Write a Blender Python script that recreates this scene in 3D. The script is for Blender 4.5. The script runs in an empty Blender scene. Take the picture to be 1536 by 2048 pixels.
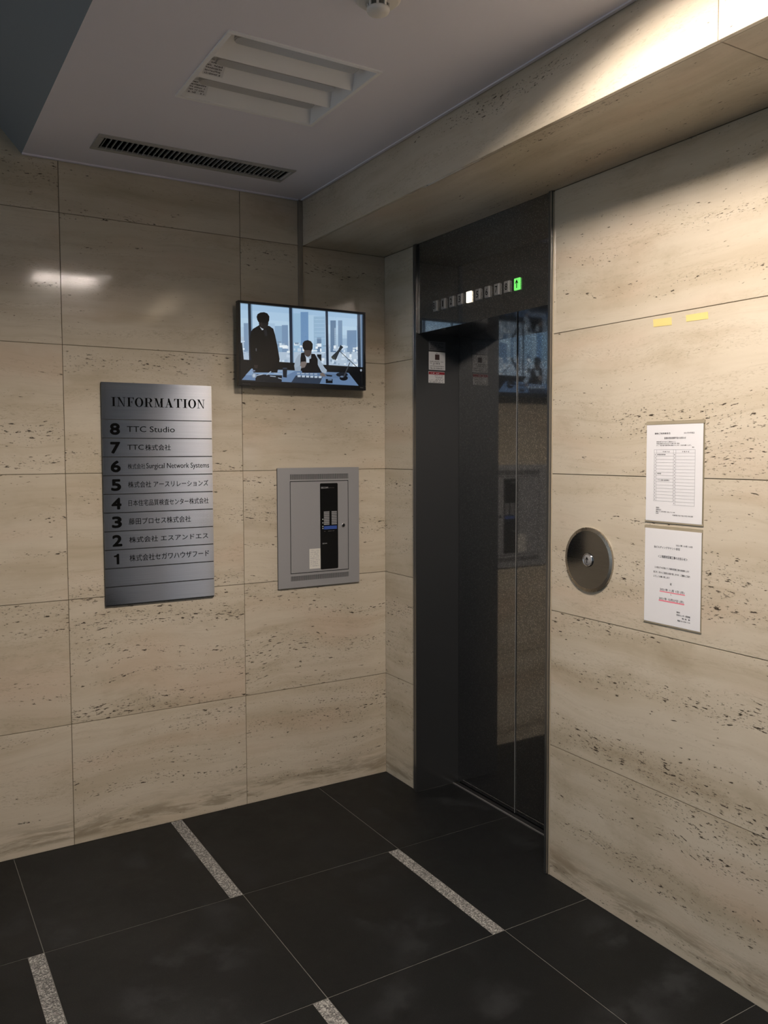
import bpy, bmesh, math, random
from mathutils import Vector, Matrix

# ------------------------------------------------------------------ camera, world, exposure
SC = bpy.context.scene
COL = SC.collection
FPX, YAW, PIT, ROL, PY = 1661.993, 1.0286, 0.055, -0.0034, 995.06
CAM = Vector((-2.0561, -3.4014, 1.557))
fw = Vector((math.cos(YAW) * math.cos(PIT), math.sin(YAW) * math.cos(PIT), -math.sin(PIT)))
rt = Vector((math.sin(YAW), -math.cos(YAW), 0))
up = rt.cross(fw)
r2 = rt * math.cos(ROL) + up * math.sin(ROL)
u2 = -rt * math.sin(ROL) + up * math.cos(ROL)
cd = bpy.data.cameras.new('camera')
cam = bpy.data.objects.new('camera', cd)
COL.objects.link(cam)
M = Matrix((r2, u2, -fw)).transposed().to_4x4()
M.translation = CAM
cam.matrix_world = M
cd.sensor_fit = 'HORIZONTAL'
cd.sensor_width = 36
cd.lens = FPX / 1536 * 36
cd.shift_y = (PY - 1024) / 1536
cd.clip_start = 0.02
SC.camera = cam

world = bpy.data.worlds.new('world')
SC.world = world
world.use_nodes = True
bg = world.node_tree.nodes['Background']
bg.inputs[0].default_value = (0.70, 0.85, 1.0, 1)
DAYLIGHT = 0.75
bg.inputs[1].default_value = DAYLIGHT
TUBE_POWER = 320.0        # radiance of the lit tubes of the second ceiling light
SCREEN_POWER = 0.95
SC.view_settings.view_transform = 'Standard'
SC.view_settings.look = 'None'
SC.view_settings.gamma = 1
SC.view_settings.use_curve_mapping = False
SC.view_settings.exposure = -0.08

random.seed(4)

# ------------------------------------------------------------------ material helpers
def lin(c):
    return tuple((v / 255 / 12.92) if v / 255 <= 0.04045 else ((v / 255 + 0.055) / 1.055) ** 2.4 for v in c)

class NT:
    def __init__(s, name):
        s.m = bpy.data.materials.new(name)
        s.m.use_nodes = True
        s.t = s.m.node_tree
        s.b = s.t.nodes['Principled BSDF']
    def n(s, kind, **kw):
        nd = s.t.nodes.new(kind)
        for k, v in kw.items():
            setattr(nd, k, v)
        return nd
    def l(s, a, b):
        s.t.links.new(a, b)
    def math(s, op, a, b=None, clamp=False):
        nd = s.n('ShaderNodeMath', operation=op, use_clamp=clamp)
        for i, v in enumerate((a, b)):
            if v is None: continue
            if isinstance(v, (int, float)): nd.inputs[i].default_value = v
            else: s.l(v, nd.inputs[i])
        return nd.outputs[0]
    def noise(s, vec, scale, detail=3, rough=0.5):
        nd = s.n('ShaderNodeTexNoise')
        nd.inputs['Scale'].default_value = scale
        nd.inputs['Detail'].default_value = detail
        nd.inputs['Roughness'].default_value = rough
        s.l(vec, nd.inputs['Vector'])
        return nd.outputs['Fac']
    def vmul(s, vec, v):
        nd = s.n('ShaderNodeVectorMath', operation='MULTIPLY')
        s.l(vec, nd.inputs[0]); nd.inputs[1].default_value = v
        return nd.outputs[0]
    def ramp(s, fac, pts):
        nd = s.n('ShaderNodeValToRGB')
        e = nd.color_ramp.elements
        while len(e) < len(pts): e.new(0.5)
        for i, (p, c) in enumerate(pts):
            e[i].position = p
            e[i].color = (*c, 1) if len(c) == 3 else c
        s.l(fac, nd.inputs[0])
        return nd.outputs[0]
    def sstep(s, v, a, b):
        nd = s.n('ShaderNodeMapRange', interpolation_type='SMOOTHSTEP')
        s.l(v, nd.inputs[0])
        for i, x in ((1, a), (2, b)):
            if isinstance(x, (int, float)): nd.inputs[i].default_value = x
            else: s.l(x, nd.inputs[i])
        return nd.outputs[0]
    def mix(s, f, a, b, mode='MIX'):
        nd = s.n('ShaderNodeMix', data_type='RGBA', blend_type=mode)
        for i, v in ((0, f), (6, a), (7, b)):
            if isinstance(v, (int, float)): nd.inputs[i].default_value = v
            elif isinstance(v, tuple): nd.inputs[i].default_value = (*v[:3], 1)
            else: s.l(v, nd.inputs[i])
        return nd.outputs[2]
    def bump(s, h, strength, dist=0.001):
        nd = s.n('ShaderNodeBump')
        nd.inputs['Strength'].default_value = strength
        nd.inputs['Distance'].default_value = dist
        s.l(h, nd.inputs['Height'])
        s.l(nd.outputs[0], s.b.inputs['Normal'])

def plain(name, col, rough=0.5, metal=0.0, spec=0.5, emit=None, power=0):
    k = NT(name)
    k.b.inputs['Base Color'].default_value = (*col, 1)
    k.b.inputs['Roughness'].default_value = rough
    k.b.inputs['Metallic'].default_value = metal
    k.b.inputs['Specular IOR Level'].default_value = spec
    if emit:
        k.b.inputs['Emission Color'].default_value = (*emit, 1)
        k.b.inputs['Emission Strength'].default_value = power
    # a faint procedural variation keeps every surface from being flat
    tc = k.n('ShaderNodeTexCoord').outputs['Object']
    nz = k.noise(tc, 60, 4)
    k.l(k.math('ADD', k.math('MULTIPLY', nz, 0.12), rough - 0.06, True), k.b.inputs['Roughness'])
    return k.m

def travertine(name, along):
    """along: axis the veins run along ('h' horizontal on walls, 'y' on the soffit)"""
    k = NT(name)
    tc = k.n('ShaderNodeTexCoord').outputs['Object']
    oi = k.n('ShaderNodeObjectInfo')
    cx = k.n('ShaderNodeCombineXYZ')
    for i, mlt in enumerate((7.3, 4.1, 3.7)):
        k.l(k.math('MULTIPLY', oi.outputs['Random'], mlt), cx.inputs[i])
    add = k.n('ShaderNodeVectorMath', operation='ADD')
    k.l(tc, add.inputs[0]); k.l(cx.outputs[0], add.inputs[1])
    P = add.outputs[0]
    # gentle waviness of the bedding
    w = k.noise(P, 1.7, 2)
    wz = k.math('MULTIPLY', k.math('SUBTRACT', w, 0.5), 0.13)
    off = k.n('ShaderNodeCombineXYZ')
    k.l(wz, off.inputs[2 if along == 'h' else 0])
    a2 = k.n('ShaderNodeVectorMath', operation='ADD')
    k.l(P, a2.inputs[0]); k.l(off.outputs[0], a2.inputs[1])
    W = a2.outputs[0]
    def st(lo, hi):
        return k.vmul(W, (lo, lo, hi) if along == 'h' else (hi, lo, lo))
    band = k.noise(st(0.55, 7.5), 1, 4, 0.6)
    fine = k.noise(st(3.0, 55), 1, 4, 0.65)
    cloud = k.noise(st(3.0, 6.0), 1, 5, 0.65)
    pink = k.noise(st(1.3, 4.5), 1.1, 2)
    base = k.ramp(band, [(0.28, (0.475, 0.400, 0.290)), (0.45, (0.575, 0.502, 0.385)), (0.56, (0.615, 0.543, 0.427)), (0.72, (0.512, 0.434, 0.320))])
    base = k.mix(k.math('MULTIPLY', k.sstep(pink, 0.50, 0.74), 0.45), base, (0.60, 0.455, 0.335))
    base = k.mix(k.math('MULTIPLY', k.sstep(cloud, 0.52, 0.75), 0.5), base, (0.68, 0.61, 0.49))
    base = k.mix(k.math('MULTIPLY', k.sstep(cloud, 0.50, 0.26), 0.42), base, (0.36, 0.29, 0.19))
    base = k.mix(k.math('MULTIPLY', k.sstep(fine, 0.54, 0.74), 0.20), base, (0.33, 0.26, 0.17))
    # pits: short dark dashes gathered in beds
    bed0 = k.noise(st(0.9, 11), 1, 3, 0.6)
    spz = k.n('ShaderNodeSeparateXYZ'); k.l(tc, spz.inputs[0])
    bed = k.math('SUBTRACT', bed0, k.math('MULTIPLY', k.sstep(spz.outputs[2], 1.2, 2.4), 0.085))
    n1 = k.noise(st(34, 150), 1, 2, 0.55)
    n2 = k.noise(st(95, 250), 1, 2, 0.5)
    th1 = k.math('SUBTRACT', 0.755, k.math('MULTIPLY', k.sstep(bed, 0.40, 0.64), 0.120))
    p1 = k.sstep(n1, th1, k.math('ADD', th1, 0.028))
    th2 = k.math('SUBTRACT', 0.77, k.math('MULTIPLY', k.sstep(bed, 0.38, 0.62), 0.148))
    p2 = k.sstep(n2, th2, k.math('ADD', th2, 0.05))
    bigm = k.noise(st(3.2, 16), 1, 2)
    n3 = k.noise(st(20, 78), 1, 4, 0.6)
    th3 = k.math('SUBTRACT', 0.815, k.math('MULTIPLY', k.sstep(bigm, 0.52, 0.68), 0.14))
    p3 = k.sstep(n3, th3, k.math('ADD', th3, 0.03))
    pit = k.math('MAXIMUM', k.math('MAXIMUM', p1, p3), k.math('MULTIPLY', p2, 0.72))
    halo = k.math('MULTIPLY', k.sstep(n1, k.math('SUBTRACT', th1, 0.07), th1), 0.28)
    n4 = k.noise(st(60, 210), 1, 3, 0.7)
    mot = k.math('MULTIPLY', k.sstep(n4, 0.50, 0.68), k.sstep(k.noise(st(0.8, 13), 1.3, 3, 0.6), 0.47, 0.64))
    base = k.mix(k.math('MULTIPLY', mot, 0.34), base, (0.27, 0.215, 0.14))
    base = k.mix(halo, base, (0.30, 0.225, 0.14))
    base = k.mix(pit, base, (0.050, 0.036, 0.022))
    # grime that has collected low on the wall near the floor
    sep = k.n('ShaderNodeSeparateXYZ')
    k.l(tc, sep.inputs[0])
    if along == 'h':
        g = k.math('MULTIPLY', k.math('MULTIPLY', k.sstep(sep.outputs[2], 0.15, 0.045), k.sstep(sep.outputs[2], 0.014, 0.032)), k.sstep(k.noise(st(5, 34), 1, 5, 0.7), 0.40, 0.60))
        base = k.mix(k.math('MULTIPLY', g, 0.6), base, (0.20, 0.16, 0.105))
    k.l(base, k.b.inputs['Base Color'])
    ro = k.math('ADD', k.math('MULTIPLY', pit, 0.5), k.math('ADD', k.math('MULTIPLY', cloud, 0.10), 0.05 if along == 'h' else 0.30))
    k.l(ro, k.b.inputs['Roughness'])
    k.b.inputs['Specular IOR Level'].default_value = 0.5
    k.b.inputs['Coat Weight'].default_value = 0.45 if along == 'h' else 0.0
    k.b.inputs['Coat Roughness'].default_value = 0.045
    und = k.noise(tc, 9, 3)
    k.bump(k.math('SUBTRACT', k.math('MULTIPLY', und, 0.25), pit), 0.55, 0.0012)
    return k.m

def dark_steel(name, base=0.16, rough=0.12, glitter=0.5, haze=0.06):
    k = NT(name)
    tc = k.n('ShaderNodeTexCoord').outputs['Object']
    k.b.inputs['Metallic'].default_value = 1
    sm = k.noise(tc, 2.2, 3)
    col = k.mix(sm, (base * 0.80, base * 0.82, base * 0.84), (base * 1.12, base * 1.10, base * 1.06))
    vo = k.n('ShaderNodeTexVoronoi'); vo.inputs['Scale'].default_value = 330
    k.l(tc, vo.inputs['Vector'])
    vs = k.n('ShaderNodeSeparateXYZ'); k.l(vo.outputs['Color'], vs.inputs[0])
    sp = vs.outputs[0]
    col = k.mix(k.math('MULTIPLY', k.sstep(sp, 0.72, 0.98), glitter), col, (base * 2.3, base * 2.3, base * 2.2))
    k.l(col, k.b.inputs['Base Color'])
    k.l(k.math('ADD', k.math('MULTIPLY', vs.outputs[1], 0.05), rough), k.b.inputs['Roughness'])
    b2 = k.n('ShaderNodeBsdfGlossy'); b2.inputs['Roughness'].default_value = 0.55
    b2.inputs['Color'].default_value = (haze * 0.98, haze * 0.99, haze * 1.0, 1)
    ad = k.n('ShaderNodeAddShader')
    k.l(k.b.outputs[0], ad.inputs[0]); k.l(b2.outputs[0], ad.inputs[1])
    k.l(ad.outputs[0], k.t.nodes['Material Output'].inputs[0])
    k.bump(k.noise(tc, 14, 2), 0.05, 0.0004)
    return k.m

def brushed(name, base, rough, horiz=True, spec_aniso=0.0):
    k = NT(name)
    tc = k.n('ShaderNodeTexCoord').outputs['Object']
    v = k.vmul(tc, (4, 4, 700) if horiz else (500, 500, 4))
    g = k.noise(v, 1, 2)
    k.b.inputs['Metallic'].default_value = 1
    k.l(k.ramp(g, [(0.3, tuple(b * 0.9 for b in base)), (0.7, tuple(min(1, b * 1.08) for b in base))]), k.b.inputs['Base Color'])
    k.l(k.math('ADD', k.math('MULTIPLY', g, 0.10), rough), k.b.inputs['Roughness'])
    k.bump(g, 0.12, 0.0002)
    return k.m

def granite_dark():
    k = NT('honed_black_granite')
    tc = k.n('ShaderNodeTexCoord').outputs['Object']
    oi = k.n('ShaderNodeObjectInfo')
    sp = k.noise(tc, 480, 2)
    base = k.ramp(sp, [(0.35, (0.0030, 0.0034, 0.0034)), (0.60, (0.0048, 0.0056, 0.0060)), (0.74, (0.030, 0.031, 0.031))])
    st = k.noise(tc, 4.5, 6, 0.68)
    sm = k.math('MULTIPLY', k.sstep(st, 0.47, 0.66), k.sstep(k.noise(tc, 1.9, 2), 0.42, 0.58))
    base = k.mix(k.math('MULTIPLY', sm, 0.7), base, (0.024, 0.0255, 0.027))
    tone = k.math('ADD', 0.85, k.math('MULTIPLY', oi.outputs['Random'], 0.3))
    hsv = k.n('ShaderNodeHueSaturation')
    k.l(base, hsv.inputs['Color']); k.l(tone, hsv.inputs['Value'])
    k.l(hsv.outputs[0], k.b.inputs['Base Color'])
    k.l(k.math('ADD', k.math('MULTIPLY', st, 0.40), 0.32), k.b.inputs['Roughness'])
    k.b.inputs['Specular IOR Level'].default_value = 0.24
    k.bump(sp, 0.25, 0.0004)
    return k.m

def granite_light():
    k = NT('flamed_grey_granite')
    tc = k.n('ShaderNodeTexCoord').outputs['Object']
    v = k.n('ShaderNodeTexVoronoi')
    v.inputs['Scale'].default_value = 260
    k.l(tc, v.inputs['Vector'])
    sep = k.n('ShaderNodeSeparateXYZ'); k.l(v.outputs['Color'], sep.inputs[0])
    base = k.ramp(sep.outputs[0], [(0.0, (0.055, 0.055, 0.052)), (0.30, (0.12, 0.12, 0.115)), (0.62, (0.22, 0.21, 0.195)), (0.9, (0.42, 0.41, 0.38))])
    k.l(base, k.b.inputs['Base Color'])
    k.b.inputs['Roughness'].default_value = 0.7
    k.bump(k.noise(tc, 300, 3), 0.5, 0.001)
    return k.m

TRAV = travertine('polished_travertine', 'h')
TRAVS = travertine('polished_travertine_soffit', 'y')
JOINT = plain('joint_mortar', (0.20, 0.16, 0.105), 0.9)
DARK = dark_steel('mirror_etched_dark_steel', 0.18, 0.030, 0.85, 0.06)
JAMB = dark_steel('dark_steel_reveal', 0.12, 0.20, 0.12, 0.10)
TRIMSTEEL = brushed('edge_trim_steel', (0.45, 0.435, 0.42), 0.28, False)
STRIPSTEEL = brushed('cover_strip_steel', (0.42, 0.40, 0.37), 0.25, False)
STEEL = brushed('brushed_sign_steel', (0.80, 0.79, 0.80), 0.05, True)
DISC = brushed('polished_disc_steel', (0.235, 0.235, 0.235), 0.05, True)
RIM = plain('disc_rim_steel', (0.46, 0.42, 0.36), 0.28, 1.0)
CHROME = plain('chrome', (0.75, 0.75, 0.75), 0.12, 1.0)
BLACK = plain('black_plastic', (0.010, 0.010, 0.011), 0.35)
BLACKMAT = plain('black_lettering', (0.004, 0.004, 0.004), 0.9, spec=0.05)
DARKGAP = plain('dark_cavity', (0.004, 0.004, 0.004), 0.9)
PAINT = plain('grey_painted_steel', lin((160, 159, 159)), 0.42, 0.2)
CEILM = plain('ceiling_paint', (0.86, 0.835, 0.90), 0.9, spec=0.1)
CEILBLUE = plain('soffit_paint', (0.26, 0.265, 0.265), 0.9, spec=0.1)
WHITE = plain('white_enamel', (0.94, 0.93, 0.93), 0.35)
LENS = plain('unlit_lamp_glass', (0.50, 0.49, 0.48), 0.3)
IVORY = plain('ivory_plastic', (0.78, 0.74, 0.68), 0.45)
VENTM = plain('vent_paint', (0.44, 0.43, 0.41), 0.6)
FLOORD = granite_dark()
FLOORL = granite_light()
GROUT = plain('floor_grout', (0.17, 0.165, 0.15), 0.9)
PAPER = plain('white_paper', (0.80, 0.79, 0.80), 0.55)
LABELP = plain('cream_paper', (0.72, 0.69, 0.62), 0.6)
SLEEVE = plain('clear_sleeve_edge', (0.27, 0.235, 0.16), 0.25)
INK = plain('grey_print', (0.03, 0.03, 0.035), 0.8)
INKL = plain('pale_print', (0.30, 0.30, 0.32), 0.8)
RED = plain('red_print', (0.28, 0.02, 0.03), 0.5)
PINK = plain('pink_marker', (0.90, 0.25, 0.32), 0.7)
TAPE = plain('yellow_tape', (0.72, 0.58, 0.22), 0.55)
STICK = plain('sticker_paper', (0.62, 0.61, 0.60), 0.4)
FOIL = plain('silver_sticker', (0.22, 0.22, 0.23), 0.3, 0.6)
GREYTAG = plain('grey_name_strip', (0.30, 0.30, 0.30), 0.5)
BLUETAG = plain('blue_name_strip', (0.04, 0.09, 0.34), 0.4)
NUMPL = plain('indicator_face', (0.17, 0.165, 0.16), 0.30)
LITNUM = plain('lit_indicator', (0.9, 0.85, 0.75), 0.5, emit=(1.0, 0.86, 0.66), power=2.2)
GREEN = plain('lit_green_arrow', (0.1, 0.6, 0.1), 0.5, emit=(0.17, 0.72, 0.14), power=0.95)
ALU = brushed('aluminium_sill', (0.62, 0.62, 0.61), 0.45, True)
TUBE = plain('lit_tube', (0.9, 0.9, 0.9), 0.5, emit=(1.0, 0.88, 0.78), power=TUBE_POWER)
CONC = plain('grey_plaster', (0.16, 0.155, 0.15), 0.85)
DOORG = plain('dark_grey_door_paint', (0.16, 0.16, 0.165), 0.5)
PAVE = plain('street_paving', (0.20, 0.20, 0.20), 0.9)

# ------------------------------------------------------------------ geometry helpers
class Fr:
    """a flat working frame: origin O, right U, up V, outward N"""
    def __init__(s, O, U, V, N):
        s.O, s.U, s.V, s.N = Vector(O), Vector(U), Vector(V), Vector(N)
    def p(s, u, v, n=0.0):
        return s.O + s.U * u + s.V * v + s.N * n
WA = Fr((0, 0, 0), (1, 0, 0), (0, 0, 1), (0, -1, 0))        # u = x
WB = Fr((0, 0, 0), (0, -1, 0), (0, 0, 1), (-1, 0, 0))       # u = -y
FL = Fr((0, 0, 0), (1, 0, 0), (0, 1, 0), (0, 0, 1))
ZC, ZS, BX = 2.6697, 2.4734, -0.4261

class MB:
    def __init__(s): s.bm = bmesh.new()
    def prism(s, fr, poly, n0, n1, mi=0):
        bot = [s.bm.verts.new(fr.p(a, b, n0)) for a, b in poly]
        top = [s.bm.verts.new(fr.p(a, b, n1)) for a, b in poly]
        k = len(poly)
        fs = []
        fs.append(s.bm.faces.new(top))
        fs.append(s.bm.faces.new(bot[::-1]))
        for i in range(k):
            fs.append(s.bm.faces.new((bot[i], bot[(i + 1) % k], top[(i + 1) % k], top[i])))
        for f in fs: f.material_index = mi
        return s
    def face(s, fr, poly, n, mi=0):
        f = s.bm.faces.new([s.bm.verts.new(fr.p(a, b, n)) for a, b in poly]); f.material_index = mi
        return s
    def box(s, fr, u0, u1, v0, v1, n0, n1, mi=0):
        return s.prism(fr, [(u0, v0), (u1, v0), (u1, v1), (u0, v1)], n0, n1, mi)
    def cbox(s, x0, x1, y0, y1, z0, z1, mi=0):
        return s.box(FL, x0, x1, y0, y1, z0, z1, mi)
    def frame(s, fr, u0, u1, v0, v1, w, n0, n1, wb=None):
        wb = w if wb is None else wb
        s.box(fr, u0, u1, v1 - w, v1, n0, n1); s.box(fr, u0, u1, v0, v0 + wb, n0, n1)
        s.box(fr, u0, u0 + w, v0 + wb, v1 - w, n0, n1); s.box(fr, u1 - w, u1, v0 + wb, v1 - w, n0, n1)
        return s
    def ring(s, fr, cu, cv, prof, seg=64):
        """lathe around the frame normal; prof = [(radius, n), ...] outside to centre"""
        rows = []
        for r, n in prof:
            if r < 1e-7: rows.append([s.bm.verts.new(fr.p(cu, cv, n))])
            else: rows.append([s.bm.verts.new(fr.p(cu + r * math.cos(2 * math.pi * i / seg), cv + r * math.sin(2 * math.pi * i / seg), n)) for i in range(seg)])
        for a, b in zip(rows, rows[1:]):
            for i in range(seg):
                j = (i + 1) % seg
                if len(a) == 1 and len(b) == 1: continue
                if len(b) == 1: s.bm.faces.new((a[i], a[j], b[0]))
                elif len(a) == 1: s.bm.faces.new((a[0], b[j], b[i]))
                else: s.bm.faces.new((a[i], a[j], b[j], b[i]))
        return s

def wloc(o):
    v = Vector((0, 0, 0))
    while o is not None:
        v += o.location; o = o.parent
    return v

def obj(name, mb, mats, parent=None, bevel=0.0, smooth=False, loc=None, kind=None, label=None):
    bm = mb.bm
    bmesh.ops.recalc_face_normals(bm, faces=bm.faces)
    if bevel:
        bmesh.ops.bevel(bm, geom=list(bm.edges), offset=bevel, segments=2, affect='EDGES', clamp_overlap=True)
    off = wloc(parent) if parent else (Vector(loc) if loc else Vector((0, 0, 0)))
    bmesh.ops.translate(bm, verts=bm.verts, vec=-off)
    me = bpy.data.meshes.new(name)
    bm.to_mesh(me); bm.free()
    for m in (mats if isinstance(mats, (list, tuple)) else [mats]): me.materials.append(m)
    if smooth:
        for p in me.polygons: p.use_smooth = True
    o = bpy.data.objects.new(name, me)
    COL.objects.link(o)
    if parent: o.parent = parent
    elif loc: o.location = loc
    if kind: o['kind'] = kind
    if label: o['label'] = label
    return o

def thing(name, label, cat, loc=(0, 0, 0), group=None, kind=None):
    o = bpy.data.objects.new(name, None)
    o.empty_display_size = 0.1
    COL.objects.link(o)
    o.location = loc
    o['label'] = label; o['category'] = cat
    if group: o['group'] = group
    if kind: o['kind'] = kind
    return o

def tag(o, label, cat, group=None, kind=None):
    o['label'] = label; o['category'] = cat
    if group: o['group'] = group
    if kind: o['kind'] = kind
    return o

def text_mb(mb, fr, s, u0, v0, n, w=None, h=None, res=2, fat=0.0, thick=0.0, shear=0.0):
    """flat lettering fitted to box (u0, v0, w, h) lifted n off the frame"""
    cu = bpy.data.curves.new('lettering', 'FONT')
    cu.body = s; cu.size = 1; cu.resolution_u = res
    t = bpy.data.objects.new('lettering', cu)
    COL.objects.link(t)
    bpy.context.view_layer.update()
    me = t.evaluated_get(bpy.context.evaluated_depsgraph_get()).to_mesh()
    xs = [v.co.x for v in me.vertices]; ys = [v.co.y for v in me.vertices]
    if not xs: return mb
    x0, x1, y0, y1 = min(xs), max(xs), min(ys), max(ys)
    sx = (w / (x1 - x0)) if w else None
    sy = (h / (y1 - y0)) if h else None
    sx = sx or sy; sy = sy or sx
    fat = max(fat, 0.022) if sy < 0.012 else fat
    e = fat * min(sx, sy) * 0.5
    offs = [(0, 0)] if e <= 0 else [(e * math.cos(a), e * math.sin(a)) for a in [2 * math.pi * q / 8 + .39 for q in range(8)]]
    if 0 < fat < 0.035: offs = [(-e, 0), (e, 0), (0, e), (0, -e)]
    for q, (ox, oy) in enumerate(offs):
        vs = [mb.bm.verts.new(fr.p(u0 + (v.co.x - x0) * sx + ox, v0 + (v.co.y - y0) * sy + oy, n + q * 0.00002)) for v in me.vertices]
        for p in me.polygons:
            try: mb.bm.faces.new([vs[i] for i in p.vertices])
            except ValueError: pass
    bpy.data.objects.remove(t)
    bpy.data.curves.remove(cu)
    return mb

# ------------------------------------------------------------------ the room shell
# floor: dark granite tiles with light granite strips in a checkerboard
floor = thing('floor', 'floor of large black granite tiles with short pale granite strips', 'floor', kind='structure')
fb = MB(); fb.cbox(-3.6, 0.187, -6.0, 0.0, -0.08, -0.0008)
obj('floor_bed', fb, GROUT, floor)
xl = [0.0, -0.3692, -1.016, -1.673, -2.325, -2.977, -3.6]
yl = [0.0, -0.7019, -1.3534, -2.005, -2.6565, -3.308, -3.9595, -4.611, -5.2625, -6.0]
g = 0.0010
SW = 0.046
for i in range(len(xl) - 1):
    x1, x0 = xl[i], xl[i + 1]
    for j in range(len(yl) - 1):
        y1, y0 = yl[j], yl[j + 1]
        strip = (i + j) % 2 == 0 and i > 0
        xa, xb = x0 + g, x1 - g
        if i == 0: 
            xb = 0.0
            if j == 0:
                mb = MB(); mb.prism(FL, [(xa, y0 + g), (0.187, y0 + g), (0.187, -0.285), (0.0, -0.285), (0.0, 0.0), (xa, 0.0)], -0.05, 0)
                obj('granite_tile', mb, FLOORD, floor); continue
            if j == 1:
                mb = MB(); mb.prism(FL, [(xa, y0 + g), (0, y0 + g), (0.0, -1.139), (0.187, -1.139), (0.187, y1 - g), (xa, y1 - g)], -0.05, 0)
                obj('granite_tile', mb, FLOORD, floor); continue
        # strip on the right-hand edge of alternate tiles
        if (i, j) != (0, 0) and ((i == 2 and j % 2 == 0) or (i == 1 and j % 2 == 1) or (i == 3 and j % 2 == 1) or (i == 4 and j % 2 == 0)):
            sb = MB(); sb.cbox(xb - SW, xb, y0 + g, y1 - g, -0.03, -0.0002)
            obj('granite_strip', sb, FLOORL, floor)
            xb = xb - SW - 0.0008
        mb = MB(); mb.cbox(xa, xb, y0 + g, y1 - g, -0.05, 0)
        obj('granite_tile', mb, FLOORD, floor, bevel=0.0006)

# left wall: travertine slabs
ZR = [0.0, 0.4867, 0.9823, 1.476, 1.9732, 2.4727]
J = 0.0011
wl = thing('wall_left', 'travertine slab wall carrying the information sign and the television', 'wall', kind='structure')
b = MB(); b.cbox(-3.6, 0.25, 0.004, 0.16, -0.05, 3.4); obj('wall_core', b, JOINT, wl)
cols = [(-0.7203, 0.0), (-1.4504, -0.7203), (-2.1805, -1.4504), (-2.9106, -2.1805), (-3.6, -2.9106)]
for a, c in cols:
    tops = ZR + ([2.72] if a > -1.46 else [2.97, 3.4])
    for z0, z1 in zip(tops, tops[1:]):
        m = MB(); m.box(WA, a + J, c - (J if c < 0 else 0), z0 + (J if z0 else 0), z1 - J, -0.02, 0)
        obj('stone_slab', m, TRAV, wl, bevel=0.0007)

# right wall: slabs either side of the lift
wr = thing('wall_right', 'travertine slab wall around the lift, lit warm toward the right', 'wall', kind='structure')
b = MB(); b.cbox(0.004, 0.16, -0.262, 0.0, -0.05, 2.72); b.cbox(0.004, 0.16, -2.42, -1.158, -0.05, 2.72)
b.cbox(0.26, 0.40, -1.158, -0.262, -0.05, 2.72); b.cbox(0.16, 0.26, -0.262, 0.0, -0.05, 2.72); b.cbox(0.16, 0.26, -1.5, -1.158, -0.05, 2.72)
obj('wall_core', b, JOINT, wr)
for a, c in [(0.0, 0.2615), (1.1585, 2.42)]:
    for z0, z1 in zip(ZR, ZR[1:]):
        m = MB(); m.box(WB, a + (J if a > 0.1 else 0), c - J, z0 + (J if z0 else 0), z1 - J, -0.02, 0)
        obj('stone_slab', m, TRAV, wr, bevel=0.0007)
# thin pale bead where the stone meets the steel frame
m = MB(); m.box(WB, 1.1555, 1.1588, 0.0, 2.47, -0.01, 0.0015)
obj('sealant_bead', m, plain('sealant', (0.50, 0.42, 0.30), 0.6), wr)

# beam: stone-clad bulkhead over the right wall
beam = thing('beam', 'travertine clad bulkhead under the ceiling above the lift wall', 'beam', kind='structure')
b = MB(); b.cbox(BX + 0.012, 0.26, -5.9, 0.0, ZS + 0.012, 2.9); obj('beam_core', b, JOINT, beam)
for y1, y0 in [(0.0, -2.15), (-2.15, -4.30), (-4.30, -5.9)]:
    m = MB(); m.cbox(BX, BX + 0.014, y0 + J, y1 - (J if y1 else 0), ZS, ZC + 0.03)
    obj('stone_slab', m, TRAV, beam, bevel=0.0006)
    m = MB(); m.cbox(BX + 0.0145, 0.0, y0 + J, y1 - (J if y1 else 0), ZS, ZS + 0.014)
    obj('stone_slab', m, TRAVS, beam, bevel=0.0006)

# ceiling with openings for the two lights and the vent, and the raking part at left
L1 = (-1.24, -0.765, -1.262, -0.788)
L2 = (-1.24, -0.765, -2.50, -2.026)
VT = (-1.374, -0.618, -0.352, -0.193)
HOLES = [(L[0] + 0.006, L[1] - 0.006, L[2] + 0.006, L[3] - 0.006) for L in (L1, L2)] + [(VT[0] + .012, VT[1] - .012, VT[2] + .012, VT[3] - .012)]
CX0, CX1, CY0, CY1 = -1.578, BX, -6.0, 0.0
xs = sorted({CX0, CX1, *[h[0] for h in HOLES], *[h[1] for h in HOLES]})
ys = sorted({CY0, CY1, *[h[2] for h in HOLES], *[h[3] for h in HOLES]})
cb = MB()
for x0, x1 in zip(xs, xs[1:]):
    for y0, y1 in zip(ys, ys[1:]):
        mx, my = (x0 + x1) / 2, (y0 + y1) / 2
        if any(h[0] < mx < h[1] and h[2] < my < h[3] for h in HOLES): continue
        cb.cbox(x0, x1, y0, y1, ZC, ZC + 0.014)
bmesh.ops.remove_doubles(cb.bm, verts=cb.bm.verts, dist=1e-5)
ceil = thing('ceiling', 'white painted flat ceiling panel with shadow gap edges', 'ceiling', kind='structure')
obj('ceiling_board', cb, CEILM, ceil)
m = MB()
V = m.bm.verts
FY = Fr((0, 0, 0), (1, 0, 0), (0, 0, 1), (0, -1, 0))
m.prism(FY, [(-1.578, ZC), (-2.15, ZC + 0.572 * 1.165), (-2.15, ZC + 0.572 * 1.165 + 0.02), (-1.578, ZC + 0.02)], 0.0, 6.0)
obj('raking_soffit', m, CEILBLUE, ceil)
m = MB(); m.cbox(-3.6, -2.15, -6.0, 0.0, ZC + 0.572 * 1.165, ZC + 0.70); obj('upper_board', m, CEILBLUE, ceil)
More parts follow.
